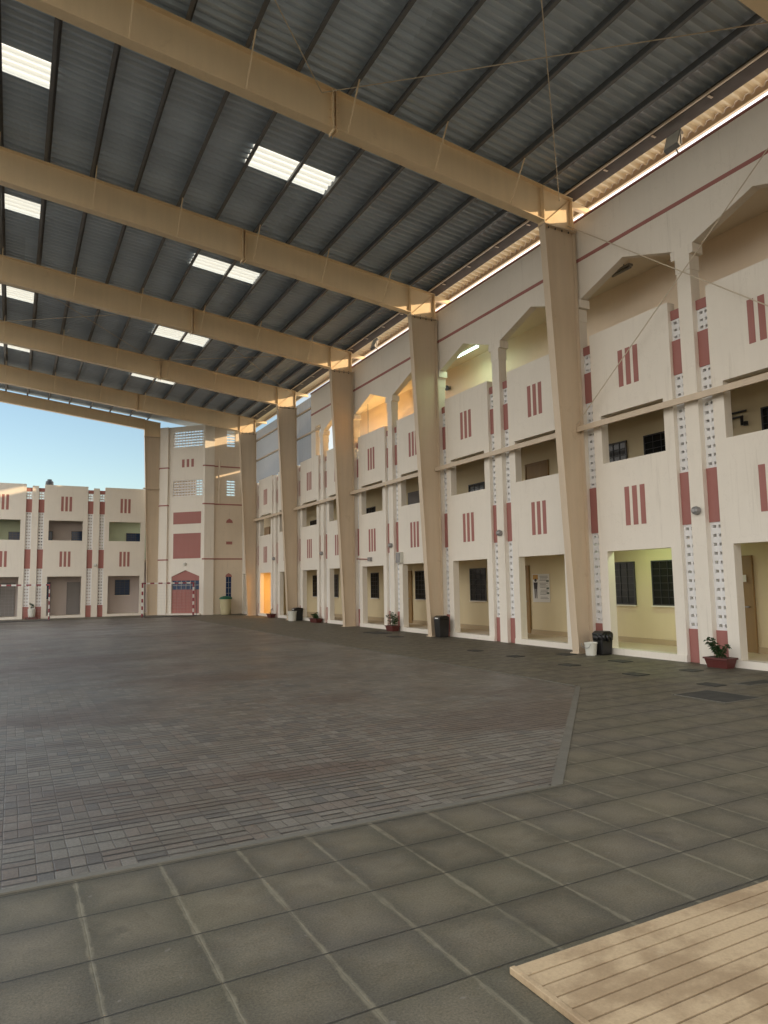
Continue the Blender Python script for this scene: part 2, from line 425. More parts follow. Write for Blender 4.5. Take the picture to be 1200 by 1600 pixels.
# ground floor windows and doors
for a, b in ((10.55, 11.17), (11.72, 12.34), (17.55, 18.33), (21.10, 21.75), (24.70, 25.29), (28.6, 29.2), (30.9, 31.5)): window(sb, WR, a, b, 1.02, 1.97)
door(sb, WR, 8.78, 9.6, .13, 1.97); door(sb, WR, 15.52, 16.3, .13, 1.97); door(sb, WR, 22.08, 22.9, .13, 1.97); door(sb, WR, 26.3, 27.1, .13, 1.97); door(sb, WR, 5.9, 6.7, .13, 1.97, 'greydoor')
obj('spill_blocker', MB(WR).box(33.25, 33.35, .22, 1.43, .12, 3.0), M['corridor'], sb); obj('spill_blocker', MB(WR).box(35.7, 35.8, .22, 1.43, .12, 3.0), M['corridor'], sb)  # added cross walls that stop the orange light spilling into neighbouring bays
# first floor
for a, b in ((10.50, 11.19), (11.77, 12.36), (17.49, 18.26), (8.0, 8.30), (24.9, 25.6), (25.75, 26.3), (31.0, 31.8)): window(sb, WR, a, b, 3.95, 4.86 if b < 13 else 4.64)
door(sb, WR, 14.55, 15.41, 3.15, 4.83, 'wood'); door(sb, WR, 21.3, 22.1, 3.15, 4.83, 'greydoor'); door(sb, WR, 38.0, 38.8, 3.15, 4.83)

# --- the far two-storey building
WF = lambda u, d, z: (u, FY + d, z)
fb = thing('school_building', (0, FY, 0), 'low two-storey school block with red striped parapet facing the court across the far end', 'building')
facade(fb, WF, range(-3, 2), range(-3, 2), c0=FX)
obj('facade_wall', MB(WF).box(-30, FX - 3 * P, 0, .2, 0, Z['par']), M['cream'], fb)
for z0, z1 in ((0, .12), (3.0, 3.14), (6.0, 6.12)): obj('corridor_floor', MB(WF).box(-30, 7.4, .2, 1.43, z0, z1), M['creamlow'], fb)
obj('rear_wall', MB(WF).box(-30, 12, 1.44, 8, 0, 3.0), M['fargrey'], fb)
obj('rear_wall', MB(WF).box(-30, 12, 1.44, 8, 3.14, 6.0), M['fargrey'], fb)
obj('roof_slab', MB(WF).box(-30, 12, 1.43, 8, 6.002, 6.12), M['creamlow'], fb)
obj('green_wall', MB(WF).box(-1.5, .4, 1.40, 1.437, 3.14, 6.0), M['fargreen'], fb)
obj('green_wall', MB(WF).box(4.4, 7.2, 1.40, 1.437, 3.14, 6.0), M['fargreen'], fb)
for a, b, z0, z1 in ((1.45, 1.82, 1.02, 1.88), (5.2, 5.95, 1.15, 1.98), (1.2, 1.85, 3.95, 4.70), (2.85, 3.6, 3.95, 4.72), (-.25, .25, 3.95, 4.62), (5.75, 6.5, 3.95, 4.66)): window(fb, WF, a, b, z0, z1, 'bluepane', d=1.40 if z0 > 3 and (a > 5 or a < 0) else 1.43)
door(fb, WF, 2.72, 3.3, .13, 1.86, 'greydoor'); door(fb, WF, 4.30, 4.72, .13, 1.86, 'greydoor'); door(fb, WF, -.55, .08, .13, 1.86, 'greydoor')

# --- the corner tower
TWL = 'tall octagonal corner tower with louvred openings, red bands and a pointed red door'
tw = thing('corner_tower', (8.5, 40, 0), TWL, 'tower')
A = Vector((9.30, 38.60)); dv = Vector((-1, 1)).normalized(); nv = Vector((1, 1)).normalized()
WD = lambda u, d, z: (A.x + dv.x * u + nv.x * d, A.y + dv.y * u + nv.y * d, z)     # u runs from the right corner to the left one
WT = lambda u, d, z: (u, 38.60 + d, z)
WL = lambda u, d, z: (7.30 + d, u, z)
TZ = 10.60; DL = 2.52
wd = MB(WD)
L0, L1 = .06, 2.06
wd.box(0, L0, 0, .2, 0, TZ); wd.box(L1 + .02, DL, 0, .2, 0, TZ)
for z0, z1 in ((2.60, 6.60), (7.52, 9.40), (10.34, TZ)): wd.box(L0, L1 + .02, 0, .2, z0, z1)
wd.box(L0, .32, 0, .2, 0, 2.6); wd.box(2.10, L1 + .02, 0, .2, 0, 2.6) if L1 + .02 > 2.10 else None
def extr(m, poly, d0, d1):
    a = [m.pt((q[0], d0, q[1])) for q in poly]; b = [m.pt((q[0], d1, q[1])) for q in poly]; n = len(poly)
    m.face(a[::-1]); m.face(b)
    for i in range(n): m.face((a[i], a[(i + 1) % n], b[(i + 1) % n], b[i]))
extr(wd, [(.32, 2.12), (1.20, 2.46), (2.08, 2.12), (2.08, 2.6), (.32, 2.6)], 0, .2)
obj('tower_wall', wd, M['cream'], tw)
wr = MB(WT)
wr.box(9.42, 10.50, 0, .2, 0, TZ); wr.box(11.0, 11.9, 0, .2, 0, TZ)
for z0, z1 in ((0, 6.60), (7.52, 9.42), (10.38, TZ)): wr.box(10.50, 11.0, 0, .2, z0, z1)
obj('tower_wall', wr, M['creamlow'], tw)
obj('tower_wall', MB(WL).box(40.62, 41.4, 0, .2, 0, TZ), M['cream'], tw)
# corner piers standing proud of the faces
obj('corner_pier', MB().prism([(9.24, 38.48), (9.78, 38.48), (9.78, 38.60), (9.42, 38.62), (9.30, 38.66), (9.17, 38.60)], 0, TZ, 2), M['cream'], tw)
obj('corner_pier', MB().prism([(7.56, 40.17), (7.66, 40.27), (7.55, 40.62), (7.30, 40.95), (7.20, 40.9), (7.20, 40.53)], 0, TZ, 2), M['cream'], tw)
def louvre(W, u0, u1, z0, z1, n=6):
    m = MB(W); ph = (z1 - z0) / n
    for i in range(n + 1):
        z = z0 + i * ph; m.box(u0, u1, .04, .12, max(z0, z - ph * .24), min(z1, z + ph * .24))
    for u in (u0, u1 - .02): m.box(u, u + .02, .039, .121, z0, z1)
    k = int((u1 - u0) / .17)
    for i in range(1, k): u = u0 + (u1 - u0) * i / k; m.box(u - .008, u + .008, .05, .11, z0, z1)
    obj('louvre', m, M['white'], tw)
louvre(WD, L0, L1 + .02, 9.40, 10.34); louvre(WD, L0, L1 + .02, 6.60, 7.52)
louvre(WT, 10.50, 11.0, 9.42, 10.38); louvre(WT, 10.50, 11.0, 6.60, 7.52)
iw = MB(WD); iw.box(.95, 2.3, .5, .6, 6.2, 8.6); iw.box(-.6, .42, .5, .6, 6.2, 8.6)
obj('stair_wall', iw, M['creamlow'], tw)
for z0, z1, u0, u1 in ((5.04, 5.71, .24, 2.02), (3.11, 4.51, .25, 2.00)): obj('red_panel', MB(WD).box(u0, u1, -.004, .05, z0, z1), M['red'], tw)
obj('red_panel', MB(WD).box(.24, 2.02, -.002, .02, 4.512, 5.038), M['cream'], tw)
m = MB(WD)
for j in range(3): m.box(.74 + j * .30, .90 + j * .30, -.006, .05, 8.25, 8.70)
obj('stripe_ornament', m, M['red'], tw)
for z0 in (3.02, 6.08, 8.22):
    m = MB(WT); m.box(9.80, 11.42, -.02, .05, z0, z0 + .07); obj('band', m, M['red'], tw)
    m = MB(); m.prism([(9.15, 38.58), (9.23, 38.465), (9.795, 38.465), (9.795, 38.62), (9.3, 38.66)], z0, z0 + .07, 2); obj('band', m, M['red'], tw)
    m = MB(); m.prism([(7.55, 40.155), (7.70, 40.27), (7.50, 40.7), (7.18, 40.97), (7.18, 40.52)], z0, z0 + .07, 2); obj('band', m, M['red'], tw)
# door
dd = obj('door', MB(WD).box(.32, 2.08, .08, .12, .09, 1.39), M['red'], tw)
m = MB(WD)
for j in range(1, 6): u = .32 + 1.76 * j / 6; m.box(u - .008, u + .008, .07, .08, .12, 1.36)
obj('door_rib', m, M['red'], dd)
m = MB(WD); extr(m, [(.32, 1.89), (2.08, 1.89), (2.08, 2.11), (1.20, 2.45), (.32, 2.11)], .06, .12); obj('door_head', m, M['red'], dd)
obj('transom', MB(WD).box(.32, 2.08, .09, .12, 1.39, 1.89), M['bluepane'], dd)
m = MB(WD)
for j in range(0, 7): u = .34 + 1.72 * j / 6; m.box(u - .012, u + .012, .07, .09, 1.40, 1.88)
m.box(.33, 2.07, .069, .089, 1.62, 1.65)
obj('transom_bar', m, M['greymetal'], dd)
obj('step', MB(WD).box(.2, 2.3, -.12, .2, 0, .085), M['cream'], tw)
# slim lancet on the right face, blind lancet above it
lw = obj('window', MB(WT).box(10.50, 10.80, -.03, .02, .83, .87), M['cream'], tw)
obj('pane', MB(WT).box(10.50, 10.80, -.008, .01, .87, 2.06), M['bluepane'], lw)
m = MB(WT)
for z in (1.15, 1.45, 1.75): m.box(10.50, 10.80, -.02, -.008, z - .01, z + .01)
m.box(10.64, 10.66, -.018, -.009, .87, 2.05)
obj('grille', m, M['greymetal'], lw)
m = MB(WT); extr(m, [(10.46, 2.06), (10.84, 2.06), (10.80, 2.18), (10.65, 2.27), (10.50, 2.18)], -.02, .02); obj('arch_head', m, M['red'], tw)
m = MB(WT); extr(m, [(10.48, 5.08), (10.87, 5.08), (10.83, 5.22), (10.67, 5.33), (10.52, 5.22)], -.02, .02); obj('arch_head', m, M['red'], tw)
obj('red_panel', MB(WT).box(10.50, 10.84, -.02, .02, 3.87, 4.03), M['red'], tw)
obj('blind_window', MB(WT).box(10.54, 10.80, -.006, .02, 4.03, 5.08), M['creamlow'], tw)

# ------------------------------------------------------------------ the steel canopy over the court
cn = thing('steel_canopy', (0, 15, 0), 'huge steel canopy roof of cream tapered portal frames and dark ribbed sheets over the court', 'canopy')
RX = -3.2                                  # left roof edge, cut short out of view to let in sky light
rt = lambda x: 10.48 + .115 * (11.30 - abs(x - RX) - RX) if x >= RX else 10.48 + .115 * (11.30 - RX - (RX - x))
def rtop(x): return 10.48 + .115 * (11.30 - (RX + abs(x - RX)))
def rbot(x): return rtop(x) - .80
fl = .115                                   # half width of a flange
def rafter(y, xe, xw=-5.2, haunch=True):
    m = MB()
    def web(x0, x1):
        m.prism([(x0, rbot(x0)), (x1, rbot(x1)), (x1, rtop(x1)), (x0, rtop(x0))], y - .006, y + .006)
    def flange(x0, x1, fn, t):
        m.prism([(x0, fn(x0)), (x1, fn(x1)), (x1, fn(x1) + t), (x0, fn(x0) + t)], y - fl, y + fl)
    for a, b in ((RX, xe),):
        web(a, b); flange(a, b, rtop, .016); flange(a, b, lambda x: rbot(x) - .016, .016)
    return m
for i, y in enumerate(frames):
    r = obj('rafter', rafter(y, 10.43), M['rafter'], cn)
    # haunch box over the column with its stiffeners
    m = MB(); zt = 9.695
    m.prism([(10.43, zt + .01), (11.29, zt + .01), (11.29, rtop(11.29)), (10.43, rtop(10.43))], y - .0065, y + .0065)
    m.prism([(10.43, rtop(10.43)), (11.31, rtop(11.31)), (11.31, rtop(11.31) + .016), (10.43, rtop(10.43) + .016)], y - fl, y + fl)
    m.box(10.424, 10.44, y - fl, y + fl, zt + .02, rtop(10.43) - .002)
    m.box(11.285, 11.30, y - fl, y + fl, zt + .02, rtop(11.29) - .002)
    m.prism([(10.45, zt + .03), (10.47, zt + .02), (11.28, rtop(11.28) - .03), (11.28, rtop(11.28) - .01)], y - .06, y + .06)
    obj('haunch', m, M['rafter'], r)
    m = MB(); m.prism([(11.305, rtop(11.3) - .16), (11.94, rtop(11.94) - .10), (11.94, rtop(11.94)), (11.305, rtop(11.3))], y - .05, y + .05)
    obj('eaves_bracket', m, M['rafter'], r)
    m = MB()
    for x in (5.2, 5.26):
        m.box(x - .012 + (.012 if x > 5.2 else 0), x + .012, y - fl, y + fl, rbot(x) - .07, rtop(x) + .02)
    for zz in range(5):
        for sgn in (-1, 1): m.tube((5.13, y + sgn * .06, rbot(5.2) + .06 + zz * .17), (5.33, y + sgn * .06, rbot(5.2) + .06 + zz * .17), .012, 6)
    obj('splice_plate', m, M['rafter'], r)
    for x in (-.62, 1.43, 3.46, 5.5, 7.5, 9.47):
        for g in (-1, 1):
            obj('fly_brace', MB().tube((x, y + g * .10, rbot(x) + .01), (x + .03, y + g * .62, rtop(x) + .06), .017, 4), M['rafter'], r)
    # tapered column: narrow foot, wide head
    m = MB()
    xf, xh, xo = 10.93, 10.45, 11.33; cw = .10
    m.prism([(xf, .02), (xo, .02), (xo, zt - .02), (xh, zt - .02)], y - .0065, y + .0065)
    m.prism([(xf - .016, .02), (xf, .02), (xh, zt - .02), (xh - .016, zt - .02)], y - cw, y + cw)
    m.box(xo, xo + .016, y - cw, y + cw, .02, zt - .02)
    m.box(xh - .03, xo + .05, y - cw - .015, y + cw + .015, zt - .02, zt + .005)
    m.box(xf - .06, xo + .05, y - cw - .03, y + cw + .03, 0.0, .02)
    c = obj('column', m, M['steel'], cn)
    m = MB()
    for j in range(4):
        for sgn in (-1, 1): m.tube((xh + .14 + j * .2, y + sgn * .05, zt - .06), (xh + .14 + j * .2, y + sgn * .05, zt + .045), .016, 6)
    obj('bolt', m, M['darkmetal'], c)
# gable frame, set in from the corner because of the tower
GY = 40.75
m = MB()
def gbot(x): return rtop(x) - .55
for a, b in ((RX, 6.35),):
    m.prism([(a, gbot(a)), (b, gbot(b)), (b, rtop(b)), (a, rtop(a))], GY - .006, GY + .006)
    m.prism([(a, rtop(a)), (b, rtop(b)), (b, rtop(b) + .016), (a, rtop(a) + .016)], GY - fl, GY + fl)
    m.prism([(a, gbot(a) - .016), (b, gbot(b) - .016), (b, gbot(b)), (a, gbot(a))], GY - fl, GY + fl)
m.prism([(6.35, 10.08), (7.19, 10.08), (7.19, rtop(7.19)), (6.35, rtop(6.35))], GY - .007, GY + .007)
m.box(6.34, 6.36, GY - fl, GY + fl, 10.1, rtop(6.35) - .01); m.box(7.18, 7.20, GY - fl, GY + fl, 10.1, rtop(7.19) - .01)
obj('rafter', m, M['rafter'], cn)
m = MB(); m.prism([(6.68, .02), (7.20, .02), (7.20, 10.06), (6.36, 10.06)], GY - .0065, GY + .0065)
m.prism([(6.665, .02), (6.68, .02), (6.36, 10.06), (6.345, 10.06)], GY - .11, GY + .11); m.box(7.20, 7.215, GY - .11, GY + .11, .02, 10.06)
m.box(6.32, 7.23, GY - .13, GY + .13, 10.06, 10.085); m.box(6.62, 7.23, GY - .13, GY + .13, 0, .02)
obj('column', m, M['steel'], cn)
m = MB(); m.box(6.30, 7.35, GY - .2, GY - .14, 7.05, 7.12); obj('rail', m, M['steel'], cn)
# purlins
px = [10.46, 9.50, 8.51, 7.53, 6.52, 5.57, 4.50, 3.50, 2.43, 1.41, .40, -.60, -1.6, -2.6]
for x in px + [-3.15]:
    e = 38.55 if x > 7.2 else 40.95
    zb = rtop(x) + .017; zt_ = zb + .19
    m = MB()
    m.box(x - .004, x + .004, -.9, e, zb, zt_); m.box(x + .004, x + .07, -.9, e, zt_ - .008, zt_); m.box(x - .07, x - .004, -.9, e, zb, zb + .008)
    m.box(x + .062, x + .07, -.9, e, zt_ - .03, zt_ - .008); m.box(x - .07, x - .062, -.9, e, zb + .008, zb + .03)
    obj('purlin', m, M['purlin'] if x < 11 else M['purlin'], cn)
# eaves strut with its light angle, and the edge trim of the roof
m = MB(); m.prism([(11.12, rtop(11.12) + .018), (11.42, rtop(11.42) + .018), (11.42, rtop(11.42) + .20), (11.41, rtop(11.41) + .20), (11.41, rtop(11.41) + .03), (11.12, rtop(11.12) + .03)], -.9, 38)
m.prism([(11.13, rtop(11.13) + .03), (11.14, rtop(11.13) + .03), (11.14, rtop(11.13) + .15), (11.13, rtop(11.13) + .15)], -.9, 38)
obj('eaves_strut', m, M['strutdark'], cn)
m = MB(); m.box(11.06, 11.105, -.9, 38, rtop(11.08) + .015, rtop(11.08) + .05)
for k in range(0, 29): m.box(11.105, 11.22, k * 1.3 - .02, k * 1.3 + .02, rtop(11.2) - .003, rtop(11.2) + .012)
obj('eaves_angle', m, M['steel'], cn)
m = MB(); m.box(11.955, 11.97, -.9, 38, rtop(11.96) + .07, rtop(11.96) + .285); m.box(11.90, 11.955, -.9, 38, rtop(11.96) + .07, rtop(11.96) + .085)
obj('eaves_trim', m, M['steel'], cn)
# ribbed sheets with the translucent ones left out
SKY = [(4.50, 5.57), (5.57, 6.52), (-.60, .40), (-1.6, -.60)]; skyY = [14.35, 20.15, 26.75, 32.75]
pit = .2075; hgt = .068
xs = sorted(set([11.95, 11.42, 6.52, 5.57, 4.50, .40, -.60, -1.6, RX, 7.2, 9.5, 8.5]))
def sheetz(x): return rtop(x) + .208
rf = MB(); ev = MB()
y = -1.0; cells = []
while y < 40.98:
    rid = ((y, 0), (y + .035, hgt), (y + .125, hgt), (y + .16, 0), (y + pit, 0))
    for a, b in zip(xs, xs[1:]):
        hole = any(abs(a - s0) < .01 and abs(b - s1) < .01 for s0, s1 in SKY) and any(sy - .05 <= y + pit / 2 <= sy + .83 for sy in skyY)
        if hole: cells.append((a, b, y)); continue
        for (ya, za), (yb, zb) in zip(rid, rid[1:]):
            (ev if a > 11.4 else rf).quad((a, ya, sheetz(a) + za), (b, ya, sheetz(b) + za), (b, yb, sheetz(b) + zb), (a, yb, sheetz(a) + zb))
    y += pit
obj('roof_sheet', rf, M['roof'], cn); obj('eaves_sheet', ev, M['eaves'], cn)
groups = {}
for a, b, y in cells:
    k = min(range(len(skyY)), key=lambda i: abs(skyY[i] + .4 - y)); groups.setdefault((a, b, k), []).append(y)
for (a, b, k), ys in groups.items():
    m = MB()
    for y in ys:
        rid = ((y, 0), (y + .035, hgt), (y + .125, hgt), (y + .16, 0), (y + pit, 0))
        for (ya, za), (yb, zb) in zip(rid, rid[1:]):
            m.quad((a, ya, sheetz(a) + za), (b, ya, sheetz(b) + za), (b, yb, sheetz(b) + zb), (a, yb, sheetz(a) + zb))
    obj('skylight', m, M['skylight'], cn)
# struts between the columns and the rod bracing
for a, b in zip(frames, frames[1:]):
    m = MB(); m.box(11.20, 11.32, a + .02, b - .02, 4.95, 5.05); m.box(11.20, 11.215, a + .02, b - .02, 4.93, 4.95)
    obj('strut', m, M['steel'], cn)
def rods(y0, y1, side=True):
    R_ = .011
    if side:
        obj('brace_rod', MB().tube((11.22, y0, 5.1), (11.22, y1, 9.85), R_, 6), M['rod'], cn); obj('brace_rod', MB().tube((11.22, y1, 5.1), (11.22, y0, 9.85), R_, 6), M['rod'], cn)
    for xa, xb in ((5.0, 11.0), (-1.0, 5.0)):
        for p, q in ((y0, y1), (y1, y0)):
            obj('brace_rod', MB().tube((xa, p, rtop(xa) - .10), (xb, q, rtop(xb) - .10), R_, 6), M['rod'], cn)
rods(frames[1], frames[2]); rods(frames[4], frames[5], False)
# grey translucent cladding closing the gap above the two-storey part
for a, b in ((TH + .03, 30.3), (30.3, 36.7), (36.7, 38.5)):
    m = MB(WR); n = int((b - a) / .2)
    for z0, z1 in ((7.06, 8.06), (8.17, 9.90)) if a > 34 else ((7.06, 9.90),):
        for i in range(n):
            u = a + (b - a) * i / n; v = a + (b - a) * (i + 1) / n; q = (u + v) / 2
            m.quad((u, .06, z0), (q, .09, z0), (q, .09, z1), (u, .06, z1)); m.quad((q, .09, z0), (v, .06, z0), (v, .06, z1), (q, .09, z1))
    o = obj('cladding_sheet', m, M['cladding'], cn)
for z in (8.20, 9.30):
    obj('rail', MB(WR).box(TH - 1.1 if z < 9 else TH + .02, 38.5, -.04, .03, z, z + .07), M['steel'], cn)

# ------------------------------------------------------------------ lamps and small fittings
def bulk(x, y, z, where, d='x'):
    t = thing('wall_lamp', (x, y, z), 'round bulkhead lamp on the pier ' + where, 'lamp', 'round lamps on the piers')
    m = MB(); n = 16
    ax = Vector((-1, 0, 0)) if d == 'x' else Vector((0, -1, 0)) if d == 'y' else Vector((-.7071, -.7071, 0))
    b = Vector((x, y, z))
    obj('lamp_base', MB().tube(b, b + ax * .05, .075, n), M['greymetal'], t)
    m.tube(b + ax * .05, b + ax * .10, .085, n, .07); m.tube(b + ax * .10, b + ax * .13, .07, n, .03)
    obj('lamp_cover', m, M['whiteplastic'] if d != 'x' else M['greymetal'], t)
for k, w_ in ((0, 'above the nearest planter'), (2, 'between the nearest and second steel columns'), (4, 'above the grey notice box'), (6, 'above the drooping planter in the fourth bay'), (8, 'beside the orange-lit doorway')):
    bulk(D - .03, Y0 + k * P, 2.86, w_)
bulk(FX + P, FY - .03, 2.80, 'of the far block', 'y')
q = WD(1.20, 0, 2.80); bulk(q[0], q[1], q[2], 'over the red tower door', 'd')

def tubelight(y0, y1, z, lit, label, x=12.0):
    t = thing('tube_light', (x, (y0 + y1) / 2, z), label, 'light')
    obj('lamp_housing', MB().box(x - .06, x + .06, y0, y1, z + .03, z + .08), M['whiteplastic'] if lit else M['greymetal'], t)
    obj('lamp_tube', MB().tube((x, y0 + .02, z + .0), (x, y1 - .02, z + .0), .03, 10), M['tube'] if lit else M['greymetal'], t)
    obj('lamp_bracket', MB().box(x - .01, x + .01, y0 + .2, y0 + .22, z + .08, 8.75 if z > 6 else (6.0 if z > 3.2 else 3.0)), M['greymetal'], t)
tubelight(16.42, 17.52, 8.55, True, 'lit white tube light under the ceiling of a top floor arch')
tubelight(10.58, 11.15, 8.55, False, 'unlit dark tube light under the ceiling of the nearest whole arch')
tubelight(10.2, 11.3, 2.60, True, 'lit tube light hidden above the nearest ground floor windows')

def area(loc, sx, sy, e, c, rot=(0, 0, 0)):
    l = bpy.data.lights.new('lamp_or_fill_light', 'AREA'); l.shape = 'RECTANGLE'; l.size = sx * S; l.size_y = sy * S; l.energy = e; l.color = c
    o = bpy.data.objects.new('lamp_or_fill_light', l); COL.objects.link(o); o.location = [v * S for v in loc]; o.rotation_euler = rot
area((12.0, 10.75, 2.55), .1, 1.0, 9, (.80, 1.0, .45))
area((12.0, 16.97, 8.50), .1, 1.0, 11, (.72, 1.0, .62))
# doorway lamp, and an added upper fill standing in for bounced sunlight
def warm(x, y, z, ceil, label, e):
    t = thing('lamp_or_sun_fill', (x, y, z), label, 'lamp')
    obj('glow_shade', MB().lathe((x, y, z), [(.02, -.06), (.11, -.04), (.13, 0), (.08, .03)], 16), M['warmglow'], t, smooth=True)
    obj('glow_stem', MB().tube((x, y, z + .03), (x, y, ceil), .012, 8), M['greymetal'], t)
    area((x, y, z - .09), .25, .25, e, (1.0, .74, .36) if z > 5 else (1.0, .50, .12))
warm(11.98, 23.7, 6.9, 8.75, 'added warm light behind the parapet of the yellow-lit arch, standing in for bounced sun', 120)
warm(12.1, 34.2, 2.35, 3.0, 'warm lamp glowing in the orange-lit ground floor doorway', 34)

def floodlight(x, y, z, label):
    t = thing('floodlight', (x, y, z), label, 'floodlight', 'floodlights along the top of the wall')
    obj('lamp_housing', MB().prism([(x - .10, z - .14), (x - .02, z - .20), (x + .10, z + .12), (x + .02, z + .20)], y - .17, y + .17), M['greymetal'], t, bevel=.01)
    m = MB(); m.prism([(x - .105, z - .12), (x - .10, z - .125), (x + .01, z + .165), (x + .005, z + .17)], y - .15, y + .15); obj('lamp_glass', m, M['whiteplastic'], t)
    m = MB(); m.box(x - .01, x + .01, y - .19, y - .175, z - .15, z + .05); m.box(x - .01, x + .01, y + .175, y + .19, z - .15, z + .05); m.tube((x, y, z), (11.44, y, 9.98), .02, 6)
    obj('bracket', m, M['greymetal'], t)
floodlight(11.30, 8.75, 10.22, 'dark square floodlight in the gap above the nearest wall')
floodlight(11.30, 21.75, 10.20, 'small dark floodlight in the gap above the wall between the second and third columns')

t = thing('notice_box', (D, 20.30, 2.25), 'grey box mounted on the pierced pier above a ground floor opening', 'box')
obj('box_body', MB().box(D - .12, D + .09, 20.14, 20.44, 2.24, 2.60), M['whiteplastic'], t, bevel=.01)
obj('box_lid', MB().box(D - .135, D - .122, 20.16, 20.42, 2.26, 2.58), M['greymetal'], t)
t = thing('wall_bracket', (D, 23.4, 2.48), 'thin red pole held level on a grey wall bracket', 'bracket')
obj('pole', MB().tube((D - .06, 23.55, 2.50), (D - .06, 22.55, 2.45), .018, 8), M['red'], t)
obj('bracket', MB().box(D - .10, D + .02, 22.42, 22.60, 2.38, 2.52), M['greymetal'], t)
t = thing('loudspeaker', (12.85, 19.26, 8.1), 'round black loudspeaker on the back wall of an upper arch', 'speaker')
obj('speaker_cone', MB().tube((12.85, 19.26, 8.1), (12.68, 19.20, 8.08), .05, 14, .09), M['blackplastic'], t)
obj('speaker_back', MB().box(12.80, 12.86, 19.20, 19.32, 8.04, 8.16), M['greymetal'], t)
t = thing('wall_bracket', (12.85, 8.8, 4.7), 'black metal coat bracket on the shaded wall of the near first floor gallery', 'bracket')
m = MB(); m.tube((12.80, 9.02, 4.90), (12.80, 8.62, 4.90), .022, 8); m.tube((12.80, 9.02, 4.80), (12.80, 8.70, 4.80), .022, 8)
obj('rail', m, M['blackplastic'], t)
m = MB(); m.box(12.80, 12.85, 8.98, 9.0, 4.6, 4.92); m.tube((12.79, 8.72, 4.62), (12.79, 8.72, 4.78), .03, 10); m.tube((12.79, 8.64, 4.60), (12.79, 8.64, 4.68), .045, 10)
obj('hook', m, M['blackplastic'], t)
# poster: a flat printed sheet on the wall, a figure on the left and lines of small print
t = thing('poster', (12.84, 15.0, 1.4), 'white wall poster with a standing figure and lines of small print', 'poster')
X = 12.845
obj('sheet', MB().box(X - .004, X + .004, 14.66, 15.35, 1.0, 1.77), M['paper'], t)
def ink(nm, c): return paint(nm, c, .7, .02, 0)
m = MB(); m.box(X - .007, X - .005, 15.12, 15.33, 1.62, 1.75); obj('yellow_block', m, ink('ink_yellow', (.55, .32, .10)), t)
m = MB()
fx = 15.22
m.prism([(fx + .05 * math.cos(a * math.pi / 6), 1.60 + .045 * math.sin(a * math.pi / 6)) for a in range(12)], X - .008, X - .006, 0)
m.prism([(fx - .085, 1.54), (fx + .085, 1.54), (fx + .07, 1.36), (fx - .06, 1.36)], X - .008, X - .006, 0)
m.prism([(fx - .055, 1.36), (fx - .01, 1.36), (fx - .02, 1.10), (fx - .05, 1.10)], X - .008, X - .006, 0); m.prism([(fx + .01, 1.36), (fx + .06, 1.36), (fx + .05, 1.10), (fx + .02, 1.10)], X - .008, X - .006, 0)
obj('figure', m, ink('ink_dark', (.05, .04, .045)), t)
m = MB()
for i in range(17):
    z = 1.70 - i * .038; a = 15.06 - R.random() * .04; b = 14.70 + R.random() * .12
    if i % 5 == 4: continue
    m.box(X - .007, X - .005, b, a, z, z + .012)
obj('print_lines', m, ink('ink_grey', (.25, .24, .25)), t)
m = MB()
for z in (1.60, 1.40, 1.27): m.box(X - .0075, X - .0055, 14.68, 14.78, z - .05, z)
obj('small_pictures', m, ink('ink_green', (.14, .17, .14)), t)
t = tag(obj('notice_sheet', MB().box(12.79, 12.794, 8.86, 9.0, 1.50, 1.64), M['paper'], base=(12.79, 8.93, 1.57)), 'small white sheet of paper pinned at the nearest brown door', 'paper')

# water tank on the far roof
t = thing('water_tank', (1.62, FY + 2.0, 6.12), 'black water tank standing on the roof of the far block', 'tank')
obj('tank_body', MB().lathe((1.66, FY + 2, 6.75), [(.20, 0), (.22, .03), (.215, .30), (.225, .32), (.215, .60), (.20, .80), (.12, .88)], 18), M['tank'], t, smooth=True)
obj('tank_lid', MB().lathe((1.66, FY + 2, 7.63), [(.12, 0), (.12, .05), (.02, .07)], 14), M['tank'], t)
obj('tank_stand', MB().box(1.44, 1.88, FY + 1.8, FY + 2.2, 6.12, 6.75), M['greymetal'], t)

